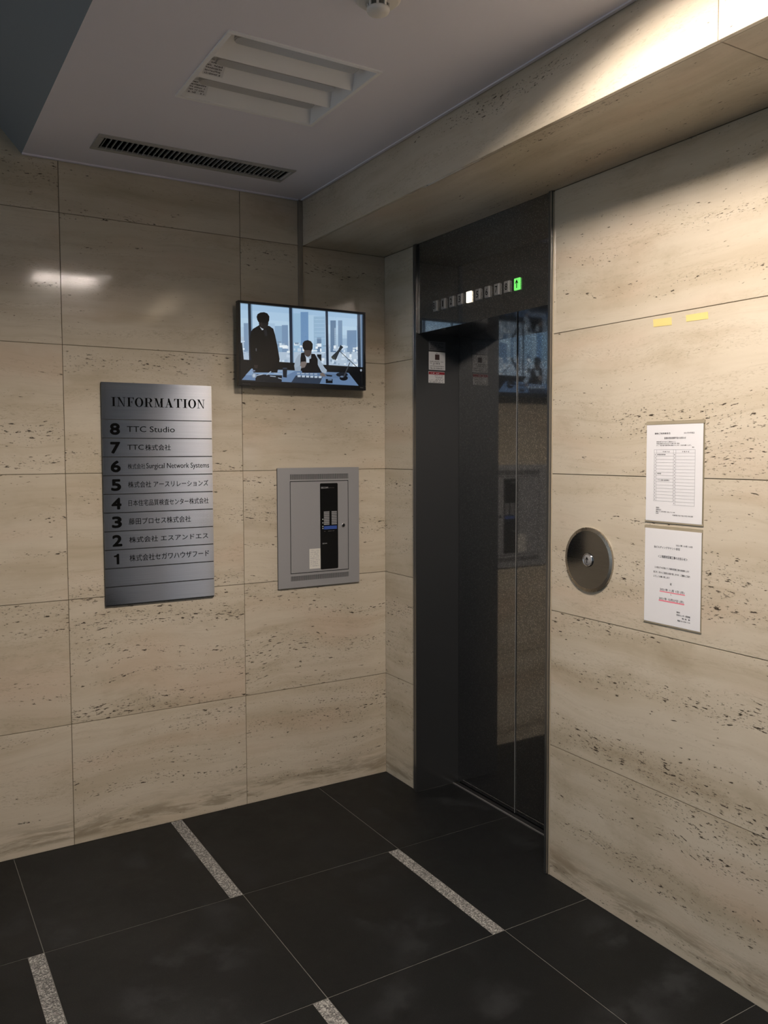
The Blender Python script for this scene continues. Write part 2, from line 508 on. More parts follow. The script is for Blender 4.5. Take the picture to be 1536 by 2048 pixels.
m = MB(); m.cbox(-3.6, 0.3, -6.0, 0.16, 3.40, 3.5); obj('roof_slab', m, CONC, ceil)
# pale edge beads
m = MB(); m.cbox(CX0, -0.452, -0.016, -0.004, ZC - 0.005, ZC); obj('edge_bead', m, CEILM, ceil)
m = MB(); m.cbox(BX - 0.014, BX - 0.003, -6.0, -0.016, ZC - 0.004, ZC); obj('edge_bead', m, CEILM, ceil)
m = MB(); m.cbox(CX0, -0.452, -0.004, 0.0, ZC - 0.002, ZC + 0.002); obj('shadow_gap', m, DARKGAP, ceil)

# the parts of the lobby behind the camera, some added for the sign's reflections
wb = MB(); wb.cbox(-3.6, 0.4, -6.15, -6.0, -0.05, 3.4)
tag(obj('wall_back', wb, CONC), 'plain grey plaster wall closing the lobby behind the viewer', 'wall', kind='structure')
m = MB(); m.cbox(0.0, 0.16, -6.0, -3.80, -0.05, ZS)
obj('added_pier', m, plain('added_pier_plaster', (0.50, 0.485, 0.485), 0.8), wr)  # unseen pier, added and toned for the left half of the sign's reflection
d2 = thing('added_door', 'pale grey door added out of view for the steel sign to reflect', 'door', kind='structure')  # unseen door, added so the sign's right half reflects a pale surface
m = MB(); m.cbox(0.012, 0.06, -3.74, -2.46, 0.005, 2.30); obj('door_leaf', m, plain('added_door_paint', (0.60, 0.62, 0.66), 0.5), d2)
m = MB(); m.cbox(0.0, 0.06, -2.46, -2.42, 0.0, 2.34); m.cbox(0.0, 0.06, -3.78, -3.74, 0.0, 2.34); m.cbox(0.0, 0.06, -3.74, -2.46, 2.30, 2.34); m.cbox(0.0, 0.06, -3.80, -2.42, 2.34, ZS)
obj('door_frame', m, TRIMSTEEL, d2)
m = MB(); m.box(WB, 2.56, 2.58, 0.95, 1.10, 0.02, 0.035); m.box(WB, 2.565, 2.575, 0.96, 0.97, -0.012, 0.02); m.box(WB, 2.565, 2.575, 1.08, 1.09, -0.012, 0.02); obj('handle', m, CHROME, d2)
w1 = thing('window_1', 'glazed street entrance with slim metal mullions on the left side', 'window', kind='structure')
for y0 in (-6.0, -4.9, -3.7, -2.5, -1.3, -0.05):
    m = MB(); m.cbox(-3.64, -3.58, y0, y0 + 0.05, 0, 3.3); obj('mullion', m, STRIPSTEEL, w1)
for z in (0.0, 2.3, 3.25):
    m = MB(); m.cbox(-3.635, -3.585, -5.95, -0.05, z, z + 0.06); obj('transom_bar', m, STRIPSTEEL, w1)
gk = NT('entrance_glass')
tr = gk.n('ShaderNodeBsdfTransparent'); gl = gk.n('ShaderNodeBsdfGlossy'); gl.inputs['Roughness'].default_value = 0.02
fr_ = gk.n('ShaderNodeFresnel'); fr_.inputs[0].default_value = 1.45; mx = gk.n('ShaderNodeMixShader')
gk.l(fr_.outputs[0], mx.inputs[0]); gk.l(tr.outputs[0], mx.inputs[1]); gk.l(gl.outputs[0], mx.inputs[2])
gk.l(mx.outputs[0], gk.t.nodes['Material Output'].inputs[0])
for y0, y1 in ((-5.95, -4.9), (-4.85, -3.7), (-3.65, -2.5), (-2.45, -1.3), (-1.25, -0.05)):
    m = MB(); m.cbox(-3.614, -3.606, y0, y1, 0.06, 2.3); m.cbox(-3.614, -3.606, y0, y1, 2.36, 3.25)
    obj('pane', m, gk.m, w1)
m = MB(); m.cbox(-9.0, -3.6, -9.0, 3.0, -0.15, -0.03)
tag(obj('pavement', m, PAVE), 'grey street pavement outside the glazed entrance', 'pavement', kind='structure')

# ------------------------------------------------------------------ the lift
d1 = thing('door_1', 'dark steel lift doorway with floor numbers above the mirror finish doors', 'lift door', kind='structure')
m = MB(); m.box(WB, 0.2620, 0.2840, 0.0, ZS, -0.235, 0.010); obj('side_jamb', m, JAMB, d1, bevel=0.0012)
m = MB(); m.box(WB, 1.1390, 1.1552, 0.0, ZS, -0.235, 0.010); obj('side_jamb', m, JAMB, d1, bevel=0.0012)
for u0, u1 in ((0.2619, 0.2645), (1.1515, 1.1553)):
    m = MB(); m.box(WB, u0, u1, 0.003, ZS - 0.002, 0.0085, 0.0112); obj('edge_trim', m, TRIMSTEEL, d1, label='bright steel edge strip')
m = MB(); m.box(WB, 0.2845, 1.1385, 2.081, ZS, -0.235, -0.001); obj('transom_panel', m, DARK, d1, bevel=0.001)
m = MB(); m.box(WB, 0.2845, 0.694, 0.004, 2.16, -0.236 - 0.02, -0.2255); obj('door_panel', m, DARK, d1, bevel=0.0008)
m = MB(); m.box(WB, 0.6965, 1.1385, 0.004, 2.16, -0.236 - 0.02, -0.2275); obj('door_panel', m, DARK, d1, bevel=0.0008)
m = MB(); m.box(WB, 0.6938, 0.6958, 0.004, 2.081, -0.2255, -0.2235); obj('leading_edge', m, plain('satin_edge', (0.5, 0.5, 0.49), 0.55, 0.8), d1)
m = MB()
m.cbox(0.1875, 0.26, -1.139, -0.284, -0.05, -0.004)
obj('sill_bed', m, DARKGAP, d1)
m = MB(); m.cbox(0.1955, 0.2000, -1.139, -0.284, -0.004, 0.0016)
obj('sill', m, ALU, d1)
# floor indicators
for i, s in enumerate(['B1', '1', '2', '3', '4', '5', '6', '7', '8', 'up']):
    u = 0.426 + 0.0597 * i
    w, h = (0.033, 0.044)
    mat = {'4': LITNUM, 'up': GREEN}.get(s, NUMPL)
    m = MB(); m.box(WB, u - w / 2, u + w / 2, 2.182 - h / 2, 2.182 + h / 2, -0.001, 0.005)
    o = obj('floor_indicator' if s != 'up' else 'direction_indicator', m, mat, d1, bevel=0.0012,
            label={'4': 'lit white floor lamp', 'up': 'lit green upward arrow lamp'}.get(s))
    if s not in ('4', 'up'):
        m = MB(); m.box(WB, u + w / 2 - 0.0065, u + w / 2 - 0.0008, 2.182 - h / 2 + 0.002, 2.182 + h / 2 - 0.002, 0.005, 0.0062)
        obj('bright_edge', m, plain('pale_edge', (0.34, 0.33, 0.32), 0.3), o)  # paler strip along the right edge of each number face
    m = MB()
    if s == 'up':
        m.prism(WB, [(u - .0019, 2.167), (u + .0019, 2.167), (u + .0019, 2.194), (u - .0019, 2.194)], 0.005, 0.0056)
        m.prism(WB, [(u - .0085, 2.1855), (u - .0058, 2.1830), (u, 2.1920), (u + .0058, 2.1830), (u + .0085, 2.1855), (u, 2.1990)], 0.0055, 0.0058)
        obj('arrow', m, BLACKMAT, o)
    else:
        ww = {'B1': 0.021, '1': 0.007}.get(s, 0.014)
        text_mb(m, WB, s, u - ww / 2 - 0.002, 2.170, 0.0054, ww, 0.025, fat=0.02)
        obj('numeral', m, BLACKMAT if s != '4' else plain('pale_numeral', (0.7, 0.6, 0.5), 0.6, emit=(1.0, .80, .55), power=1.5), o)

# stickers on the left reveal
RV = Fr((0, -0.2840, 0), (1, 0, 0), (0, 0, 1), (0, -1, 0))
def scribble(mb, fr, u0, u1, v, h, n, seed, fill=0.75, gap=0.3):
    """a row of tiny print too small to read: uneven strokes, words and gaps"""
    rr = random.Random(seed)
    u = u0
    while u < u1 - h * 0.3:
        w = h * rr.uniform(0.35, 0.95)
        if u + w > u1: break
        if rr.random() < fill:
            a = h * rr.uniform(0.55, 1.0)
            t = h * 0.17
            mb.box(fr, u, u + w, v + a - t, v + a, n - 0.0001, n)
            mb.box(fr, u + w * 0.4, u + w * 0.4 + t, v, v + a, n - 0.0001, n)
            if rr.random() < 0.7: mb.box(fr, u, u + w, v + a * 0.45, v + a * 0.45 + t, n - 0.0001, n)
            if rr.random() < 0.4: mb.box(fr, u, u + w, v, v + t, n - 0.0001, n)
        u += w + h * gap * 0.5
    return mb
T = 0.0012
SGR = 'notices stuck on the left side of the lift opening'
s1 = thing('sticker', 'dim silver sticker, topmost on the left side of the lift opening', 'sticker', (0.105, -0.284, 2.008), SGR)
m = MB(); m.box(RV, 0.060, 0.150, 2.012, 2.053, 0, T); obj('backing', m, FOIL, s1)
m = MB()
for q in range(4): scribble(m, RV, 0.065, 0.142 - q % 2 * .02, 2.0425 - q * 0.0085, 0.0052, T + .0002, q)
obj('print', m, INK, s1, kind='stuff')
s2 = thing('sticker', 'white sticker with a reddish seal, middle one beside the lift doors', 'sticker', (0.105, -0.284, 1.925), SGR)
m = MB(); m.box(RV, 0.059, 0.1485, 1.925, 2.006, 0, T); obj('backing', m, STICK, s2)
m = MB(); m.box(RV, 0.0925, 0.1165, 1.9705, 1.995, T, T + .0003)
obj('seal', m, plain('maroon_print', (0.055, 0.030, 0.028), .6), s2)
m = MB()
scribble(m, RV, 0.097, 0.111, 1.997, 0.005, T + .0002, 11)
scribble(m, RV, 0.064, 0.140, 1.9605, 0.0045, T + .0002, 12, 0.95)
scribble(m, RV, 0.064, 0.075, 1.953, 0.004, T + .0002, 15, 0.95)
text_mb(m, RV, '.J-IH', 0.079, 1.9480, T + .0003, 0.038, 0.0095, fat=0.02)
scribble(m, RV, 0.064, 0.143, 1.940, 0.0045, T + .0002, 13, 0.95)
text_mb(m, RV, 'TEL 03-3508-0011', 0.064, 1.9295, T + .0003, 0.075, 0.0062, fat=0.01)
obj('print', m, INK, s2, kind='stuff')
s3 = thing('sticker', 'white sticker with a red heading band, lowest beside the lift doors', 'sticker', (0.105, -0.284, 1.867), SGR)
m = MB(); m.box(RV, 0.0575, 0.1450, 1.867, 1.918, 0, T); obj('backing', m, STICK, s3)
m = MB(); m.box(RV, 0.0580, 0.1445, 1.9045, 1.9165, T, T + .0003); obj('heading_band', m, RED, s3)
m = MB(); scribble(m, RV, 0.070, 0.118, 1.9075, 0.006, T + .0006, 21); obj('heading_print', m, STICK, s3, kind='stuff')
m = MB()
for q in range(3): scribble(m, RV, 0.090, 0.139, 1.8975 - q * 0.0078, 0.0046, T + .0002, 22 + q)
for q in range(2): scribble(m, RV, 0.063, 0.139, 1.8765 - q * 0.0072, 0.0046, T + .0002, 26 + q)
obj('print', m, INK, s3, kind='stuff')

# call button plate
cp = thing('call_button_plate', 'round polished steel call plate with an up button right of the lift', 'call button', (0, -1.347, 1.187))
cu, cv = 1.347, 1.187
m = MB(); m.ring(WB, cu, cv, [(0.1105, 0.0), (0.1105, 0.0070), (0.0995, 0.0095), (0.0990, 0.0095)], 96)
obj('rim', m, RIM, cp, smooth=False)
m = MB(); m.ring(WB, cu, cv, [(0.0992, 0.0), (0.0992, 0.0096), (0.0, 0.0100)], 96)
obj('plate', m, DISC, cp)
m = MB(); m.ring(WB, cu + .003, cv, [(0.0235, 0.0098), (0.0235, 0.0125), (0.0215, 0.0145), (0.0190, 0.0145), (0.0180, 0.0115)], 48)
obj('button_ring', m, CHROME, cp, smooth=True)
m = MB(); m.ring(WB, cu + .003, cv, [(0.0182, 0.0095), (0.0180, 0.0140), (0.0165, 0.0152), (0.0, 0.0156)], 48)
bt = obj('button', m, plain('button_face', (0.22, 0.215, 0.21), 0.3), cp, smooth=True)
m = MB(); uu = cu + .003
m.prism(WB, [(uu - .0011, cv - .010), (uu + .0011, cv - .010), (uu + .0011, cv + .008), (uu - .0011, cv + .008)], 0.0152, 0.0162)
m.prism(WB, [(uu - .0060, cv + .001), (uu - .0042, cv - .0002), (uu, cv + .0070), (uu + .0042, cv - .0002), (uu + .0060, cv + .001), (uu, cv + .0110)], 0.0153, 0.0163)
obj('arrow', m, BLACKMAT, bt)

# yellow tapes
for k_, (poly, lab) in enumerate([([(1.607, 1.963), (1.6765, 1.960), (1.6780, 1.937), (1.6090, 1.9395)], 'left one of two yellow tape scraps on the bright stone wall'),
                                  ([(1.7295, 1.9590), (1.8065, 1.9580), (1.8080, 1.9375), (1.7315, 1.9395)], 'longer right scrap of yellow tape above the notices')]):
    m = MB(); m.prism(WB, poly, 0.0, 0.0009)
    tag(obj('tape_strip', m, TAPE, loc=tuple(WB.p(poly[3][0], poly[3][1]))), lab, 'tape', 'yellow tape scraps on the right wall')

# notices in clear sleeves
def notice(label, u0, u1, v0, v1, pu0, pu1, pv0, pv1, draw):
    t = thing('notice', label, 'notice', (0, -(u0 + u1) / 2, v0), 'printed notices on the right wall')
    m = MB(); m.box(WB, u0, u1, v0, v1, 0.0, 0.0010); obj('sleeve', m, SLEEVE, t)
    rail = plain('sleeve_rail', (0.36, 0.31, 0.22), 0.3)
    for za, zb in ((v1 - 0.010, v1 - 0.0015), (v0 + .001, v0 + 0.008)):
        m = MB(); m.box(WB, u0 - .001, u1 + .001, za, zb, 0.001, 0.0034); obj('sleeve_rail', m, rail, t)
    m = MB(); m.box(WB, pu0, pu1, pv0, pv1, 0.0034, 0.0042); p = obj('sheet', m, PAPER, t)
    draw(p, 0.0046)
    return t
def draw1(p, n):
    a, b_, c_, d_ = INK, INKL, PINK, RED
    m = MB()
    U0, U1 = 1.591, 1.801
    text_mb(m, WB, '建物ご利用者各位', 1.623, 1.6075, n, 0.060, 0.0055)
    text_mb(m, WB, '2021年9月吉日', 1.733, 1.6080, n, 0.037, 0.0046)
    text_mb(m, WB, '各階共用部清掃予定のお知らせ', 1.660, 1.5925, n, 0.080, 0.0065, fat=0.01)
    text_mb(m, WB, '拝啓 時下ますますご清栄のこと', 1.630, 1.5825, n, 0.072, 0.0040)
    text_mb(m, WB, '平素は格別のお引き立てを賜り厚く御礼', 1.630, 1.5770, n, 0.088, 0.0040)
    text_mb(m, WB, 'さて、下記の通り清掃作業を実施いたします。ご協力お願いします。', 1.630, 1.5715, n, 0.130, 0.0040)
    text_mb(m, WB, '敬具', 1.763, 1.5655, n, 0.007, 0.0036)
    text_mb(m, WB, '作 業 予 定', 1.655, 1.5525, n, 0.026, 0.0035)
    text_mb(m, WB, '作 業 予 定', 1.727, 1.5525, n, 0.026, 0.0035)
    text_mb(m, WB, '共用部床清掃作業', 1.6335, 1.5435, n, 0.032, 0.0042, fat=0.01)
    text_mb(m, WB, '作業時間', 1.6335, 1.4850, n, 0.016, 0.0042, fat=0.01)
    text_mb(m, WB, 'ガラス清掃 全館清掃日', 1.6370, 1.4650, n, 0.044, 0.0042, fat=0.01)
    text_mb(m, WB, '管理会社', 1.6320, 1.3795, n, 0.013, 0.0042, fat=0.01)
    text_mb(m, WB, '清掃担当窓口', 1.6320, 1.3735, n, 0.020, 0.0040, fat=0.01)
    text_mb(m, WB, '電話 〇三 受付時間 九時より十七時', 1.6320, 1.3680, n, 0.072, 0.0036)
    text_mb(m, WB, '担当者', 1.6320, 1.3625, n, 0.010, 0.0038)
    text_mb(m, WB, '作業時間 午前 午後の予定 天候 変更', 1.695, 1.3595, n, 0.075, 0.0040)
    obj('print', m, INK, p, kind='stuff')
    m = MB(); t = 0.0006
    r0, rh = 1.5500, 0.00985
    for q in range(17):
        z = 1.5600 if q == 0 else r0 - rh * (q - 1)
        if q <= 16: m.box(WB, 1.6215, 1.6950, z, z + t, n - .0002, n)
    for q in range(18):
        z = 1.5600 if q == 0 else r0 - rh * (q - 1)
        m.box(WB, 1.6950, 1.7740, z, z + t, n - .0002, n)
    for u in (1.6215, 1.6310, 1.6950): m.box(WB, u, u + t, r0 - rh * 15, 1.5606, n - .0002, n)
    for u in (1.7040, 1.7740): m.box(WB, u, u + t, r0 - rh * 16, 1.5606, n - .0002, n)
    for q in range(15): m.box(WB, 1.6250, 1.6275, r0 - rh * q - 0.0065, r0 - rh * q - 0.0030, n - .0002, n)
    for q in range(16): m.box(WB, 1.6985, 1.7010, r0 - rh * q - 0.0065, r0 - rh * q - 0.0030, n - .0002, n)
    obj('table_rules', m, INKL, p, kind='stuff')
def draw2(p, n):
    m = MB()
    text_mb(m, WB, '2021年 10月 14日', 1.710, 1.2680, n, 0.060, 0.0055)
    text_mb(m, WB, '当ビルディングテナント各位', 1.6270, 1.2560, n, 0.098, 0.0072, fat=0.015)
    text_mb(m, WB, '＜２階原状回復工事のお知らせ＞', 1.6430, 1.2270, n, 0.110, 0.0085, fat=0.02)
    text_mb(m, WB, 'この度以下の日程にて２階原状回復工事を実施致します', 1.6300, 1.1930, n, 0.130, 0.0060)
    text_mb(m, WB, '施工中、何かとご迷惑をお掛け致しますが、ご理解とご協力', 1.6260, 1.1780, n, 0.137, 0.0062)
    text_mb(m, WB, 'よろしくお願い致します', 1.6260, 1.1650, n, 0.062, 0.0060)
    text_mb(m, WB, '記', 1.6900, 1.1460, n, 0.007, 0.0070, fat=0.02)
    text_mb(m, WB, '2021年 11月 1日 (月)', 1.6520, 1.1245, n, 0.092, 0.0090, fat=0.005)
    text_mb(m, WB, '〜', 1.6925, 1.1140, n, 0.003, 0.0060)
    text_mb(m, WB, '2021年 12月27日 (月)', 1.6490, 1.0960, n, 0.093, 0.0090, fat=0.005)
    text_mb(m, WB, '連絡先', 1.7160, 1.0650, n, 0.013, 0.0050, fat=0.02)
    text_mb(m, WB, '東京センター管理室', 1.7160, 1.0565, n, 0.050, 0.0055)
    text_mb(m, WB, '担 当  者', 1.7360, 1.0485, n, 0.030, 0.0048)
    text_mb(m, WB, '電話 03-3500-1100', 1.7200, 1.0400, n, 0.046, 0.0050)
    obj('print', m, INK, p, kind='stuff')
    m = MB()
    m.box(WB, 1.651, 1.746, 1.1215, 1.1245, n - .0002, n - .0001)
    m.box(WB, 1.648, 1.744, 1.0925, 1.0965, n - .0002, n - .0001)
    obj('pink_underline', m, PINK, p)
notice('upper notice in a clear sleeve, a sheet with a ruled table', 1.5885, 1.8040, 1.3345, 1.6480, 1.5915, 1.8010, 1.3400, 1.6370, draw1)
notice('lower notice in a clear sleeve with two pink underlined dates', 1.5880, 1.8025, 1.0170, 1.3250, 1.5905, 1.8015, 1.0220, 1.3160, draw2)

# ------------------------------------------------------------------ information sign
SG = Fr((-1.312, 0, 1.8355), (1, 0, 0), (0, 0, 1), (0, -1, 0))   # u from the left edge, v down negative
SWD = 0.4500
sign = thing('information_sign', 'brushed steel building directory headed INFORMATION with black lettering', 'sign', (-1.087, 0, 0.942))
m = MB(); m.box(SG, 0.001, SWD - 0.001, -0.8925, -0.001, 0.0, 0.0125); obj('backing_plate', m, BLACK, sign)
GL = {
 'I': (0.46, [[(0.13, 0), (0.33, 0), (0.33, 1), (0.13, 1)], [(0, 0), (.46, 0), (.46, .045), (0, .045)], [(0, .955), (.46, .955), (.46, 1), (0, 1)]]),
 'N': (0.86, [[(.13, 0), (.175, 0), (.175, 1), (.13, 1)], [(.68, 0), (.725, 0), (.725, 1), (.68, 1)], [(.06, 1), (.27, 1), (.725, .0), (.66, -.02)], [(0, 0), (.31, 0), (.31, .045), (0, .045)], [(0, .955), (.26, .955), (.26, 1), (0, 1)], [(.55, .955), (.86, .955), (.86, 1), (.55, 1)]]),
 'F': (0.70, [[(.12, 0), (.32, 0), (.32, 1), (.12, 1)], [(0, 0), (.45, 0), (.45, .045), (0, .045)], [(0, .955), (.68, .955), (.68, 1), (0, 1)], [(.68, .70), (.70, .70), (.70, 1), (.52, 1), (.60, .93)], [(.32, .48), (.5, .48), (.5, .525), (.32, .525)], [(.52, .33), (.54, .33), (.54, .67), (.52, .67), (.46, .5)]]),
 'M': (1.00, [[(.13, 0), (.175, 0), (.175, 1), (.13, 1)], [(.68, 0), (.87, 0), (.87, 1), (.68, 1)], [(.08, 1), (.29, 1), (.54, .14), (.47, .0)], [(.47, 0), (.51, 0), (.80, 1), (.74, 1)], [(0, 0), (.31, 0), (.31, .045), (0, .045)], [(0, .955), (.28, .955), (.28, 1), (0, 1)], [(.56, 0), (1.0, 0), (1.0, .045), (.56, .045)], [(.74, .955), (1, .955), (1, 1), (.74, 1)]]),
 'A': (0.88, [[(.13, .0), (.175, 0), (.455, .93), (.43, 1), (.40, .93)], [(.35, 1.02), (.46, 1.02), (.78, 0), (.56, 0), (.34, .76)], [(.22, .30), (.60, .30), (.60, .345), (.22, .345)], [(0, 0), (.31, 0), (.31, .045), (0, .045)], [(.46, 0), (.88, 0), (.88, .045), (.46, .045)]]),
 'T': (0.82, [[(.31, 0), (.51, 0), (.51, 1), (.31, 1)], [(.19, 0), (.63, 0), (.63, .045), (.19, .045)], [(.0, .955), (.82, .955), (.82, 1), (.0, 1)], [(0, .68), (.02, .68), (.10, .90), (.2, 1), (0, 1)], [(.80, .68), (.82, .68), (.82, 1), (.62, 1), (.72, .90)]]),
 'R': (0.90, [[(.12, 0), (.32, 0), (.32, 1), (.12, 1)], [(0, 0), (.44, 0), (.44, .045), (0, .045)], [(0, .955), (.50, .955), (.50, 1), (0, 1)], [(.32, .47), (.5, .47), (.5, .515), (.32, .515)], [(.50, .50), (.62, .42), (.74, .10), (.80, .05), (.90, .05), (.88, .0), (.70, -.02), (.60, .05), (.52, .35), (.42, .49)]]),
 'O': (0.84, []),
}
def half_ring(mb, fr, cu, cv, ru, rv, iu, iv, a0, a1, n, sx, sy, n0=24):
    for q in range(n0):
        t0 = a0 + (a1 - a0) * q / n0; t1 = a0 + (a1 - a0) * (q + 1) / n0
        mb.face(fr, [(cu + ru * math.cos(t0) * sx, cv + rv * math.sin(t0) * sy), (cu + ru * math.cos(t1) * sx, cv + rv * math.sin(t1) * sy),
                     (cu + iu * math.cos(t1) * sx, cv + iv * math.sin(t1) * sy), (cu + iu * math.cos(t0) * sx, cv + iv * math.sin(t0) * sy)], n)
def serif_word(mb, fr, word, u0, v0, w, h, n):
    gap = 0.10
    tot = sum(GL[c][0] for c in word) + gap * (len(word) - 1)
    sx = w / tot
    u = u0
    for c in word:
        wd, polys = GL[c]
        for k_, pl in enumerate(polys):
            mb.face(fr, [(u + a * sx, v0 + b_ * h) for a, b_ in pl], n + k_ * 0.00003)
        if c == 'O': half_ring(mb, fr, u + 0.42 * sx, v0 + .5 * h, .42, .52, .22, .46, 0, 2 * math.pi, n, sx, h, 40)
        if c == 'R': half_ring(mb, fr, u + 0.50 * sx, v0 + .745 * h, .30, .255, .095, .215, -math.pi / 2, math.pi / 2, n + .0002, sx, h)
        u += (wd + gap) * sx
SPL = 0.0150
m = MB(); m.box(SG, 0, SWD, -0.1455, 0, 0.012, SPL); hp = obj('header_plate', m, STEEL, sign, bevel=0.0005)
m = MB(); serif_word(m, SG, 'INFORMATION', 0.0375, -0.0945, 0.3830, 0.0365, SPL + .0004)
obj('lettering', m, BLACKMAT, hp)
rows = [('8', 'TTC Studio', .645, .023), ('7', 'TTC株式会社', .605, .024), ('6', '株式会社Surgical Network Systems', .965, .025),
        ('5', '株式会社 アースリレーションズ', .955, .025), ('4', '日本住宅品質検査センター株式会社', .955, .025),
        ('3', '藤田プロセス株式会社', .782, .026), ('2', '株式会社 エスアンドエス', .946, .024), ('1', '株式会社セガワハウザフード', .951, .027), (None, None, 0, 0), (None, None, 0, 0)]
for i, (num, s, ue, hh) in enumerate(rows):
    z1 = 1.6867 - 0.0743 * i - 1.8355; z0 = z1 - 0.0705
    m = MB(); m.box(SG, 0, SWD, z0, z1, 0.012, SPL); pl = obj('name_plate', m, STEEL, sign, bevel=0.0005)
    if num:
        zc = (z0 + z1) / 2
        m = MB()
        if num == '1':
            m.face(SG, [(0.0455, zc - .021), (0.0555, zc - .021), (0.0555, zc + .021), (0.0480, zc + .021), (0.0455, zc + .0165)], SPL + .0005)
            m.face(SG, [(0.0350, zc + .0085), (0.0455, zc + .0085), (0.0475, zc + .0135), (0.0495, zc + .021), (0.0480, zc + .021), (0.0450, zc + .0165), (0.0350, zc + .0140)], SPL + .0006)
        else: text_mb(m, SG, num, 0.0325, zc - 0.0215, SPL + .0005, 0.034, 0.0420, res=6, fat=0.085)
        obj('numeral', m, BLACKMAT, pl)
        m = MB(); us = 0.215 * SWD
        if 'Surg' in s:
            text_mb(m, SG, '株式会社', us, zc - .0120, SPL + .0005, 0.070, .0215, 3)
            text_mb(m, SG, 'Surgical Network Systems', us + .074, zc - .0165, SPL + .0005, ue * SWD - us - .074, .0280, 3)
        elif num == '7':
            text_mb(m, SG, 'TTC', us, zc - .0090, SPL + .0005, 0.065, .0205, 3)
            text_mb(m, SG, '株式会社', us + .071, zc - .0115, SPL + .0005, ue * SWD - us - .071, .0240, 3, fat=.01)
        else:
            text_mb(m, SG, s, us, zc - hh / 2, SPL + .0005, ue * SWD - us, hh, 3, fat=.008 if num not in '8' else 0)
        obj('lettering', m, BLACKMAT, pl)

# ------------------------------------------------------------------ alarm control cabinet
CB = Fr((0, 0, 0), (1, 0, 0), (0, 0, 1), (0, -1, 0))
cab = thing('alarm_cabinet', 'grey steel alarm cabinet set in the stone wall below the television', 'cabinet', (-0.357, 0, 0.947))
m = MB()
u0, u1, v0, v1 = -0.5645, -0.1515, 0.9465, 1.4865
du0, du1, dv0, dv1 = -0.5035, -0.2090, 1.0105, 1.4255
F1 = 0.0125
sl0, sl1 = -0.5025, -0.2100
def rect(a, b_, c_, d_): m.box(CB, a, b_, c_, d_, 0.010, F1)
rect(u0, du0 - .0012, v0, v1); rect(du1 + .0012, u1, v0, v1)
A0, A1, B0, B1 = 1.4335, 1.4575, 0.9765, 0.9990
rect(du0 - .0012, du1 + .0012, v0, B0); rect(du0 - .0012, du1 + .0012, B1, dv0 - .0012)
rect(du0 - .0012, du1 + .0012, dv1 + .0012, A0); rect(du0 - .0012, du1 + .0012, A1, v1)
obj('cover_frame', m, PAINT, cab)
m = MB(); m.box(CB, u0 + .002, u1 - .002, v0 + .002, v1 - .002, 0.0, 0.0100)
obj('inner_box', m, DARKGAP, cab)
m = MB()
for z0, z1 in ((A0, A1), (B0, B1)):
    for q in range(62):
        uu = sl0 - 0.0010 + q * (sl1 - sl0 + 0.0010) / 61
        m.box(CB, uu - 0.00098, uu + 0.00098, z0 - .0005, z1 + .0005, 0.009, F1 - 0.0004)
obj('vent_bars', m, PAINT, cab, kind='stuff')
m = MB(); m.box(CB, du0 + .0020, du1 - .0020, dv0 + .0020, dv1 - .0020, 0.009, F1 + .0004)
dr = obj('door', m, PAINT, cab, bevel=0.0004)
def rrect(u0, u1, v0, v1, r, k=5):
    pts = []
    for cx_, cy_, a in ((u1 - r, v1 - r, 0), (u0 + r, v1 - r, 90), (u0 + r, v0 + r, 180), (u1 - r, v0 + r, 270)):
        for q in range(k + 1):
            t = math.radians(a + 90 * q / k); pts.append((cx_ + r * math.cos(t), cy_ + r * math.sin(t)))
    return pts
F2 = F1 + .0004
m = MB(); m.prism(CB, rrect(-0.3550, -0.2645, 1.0205, 1.4145, 0.005), F2, F2 + .0016)
obj('black_panel', m, plain('black_glossy_panel', (0.006, 0.006, 0.006), 0.3, spec=0.3), dr)
F3 = F2 + .0016
m = MB()
for q in range(8):
    z = 1.2795 - q * 0.0079
    m.box(CB, -0.3370, -0.3090, z, z + 0.0055, F3, F3 + .0006)
    m.box(CB, -0.2975, -0.2705, z, z + 0.0055, F3, F3 + .0006)
obj('name_strips', m, GREYTAG, dr)
m = MB(); m.box(CB, -0.3370, -0.2705, 1.2030, 1.2185, F3, F3 + .0006); obj('blue_strip', m, BLUETAG, dr)
m = MB()
for z in (1.2475, 1.2315, 1.2150, 1.2055): m.box(CB, -0.3450, -0.3405, z, z + 0.0045, F3, F3 + .0008)
obj('indicator_lamps', m, plain('pale_lamp', (0.55, 0.57, 0.55), .3), dr)
m = MB(); text_mb(m, CB, 'SECOM', -0.3510, 1.3905, F3 + .0004, 0.036, 0.0075, fat=.03)
LET = plain('pale_lettering', (0.42, 0.42, 0.42), .5)
obj('maker_lettering', m, LET, dr)
m = MB(); text_mb(m, CB, 'SECOM', -0.3450, 1.1360, F3 + .0004, 0.023, 0.0050, fat=.03)
obj('maker_lettering', m, LET, dr)
m = MB()
text_mb(m, CB, 'SECURITY SYSTEM', -0.313, 1.3915, F3 + .0004, 0.030, 0.0028)
for a, b_ in ((-.336, -.330), (-.316, -.297), (-.293, -.284)): m.box(CB, a, b_, 1.1935, 1.1955, F3, F3 + .0003)
obj('small_print', m, plain('dim_print', (0.13, 0.13, 0.12), .6), dr, kind='stuff')
m = MB(); m.ring(CB, -0.2365, 1.2175, [(0.0100, F2 - .001), (0.0100, F2 + .003), (0.0085, F2 + .0045), (0.0070, F2 + .0045), (0.0066, F2 + .0020), (0, F2 + .0020)], 32)
lk = obj('lock', m, CHROME, dr, smooth=True)
m = MB(); m.ring(CB, -0.2365, 1.2175, [(0.0068, F2 + .0010), (0.0068, F2 + .0034), (0, F2 + .0034)], 24)
obj('keyway', m, BLACK, dr)
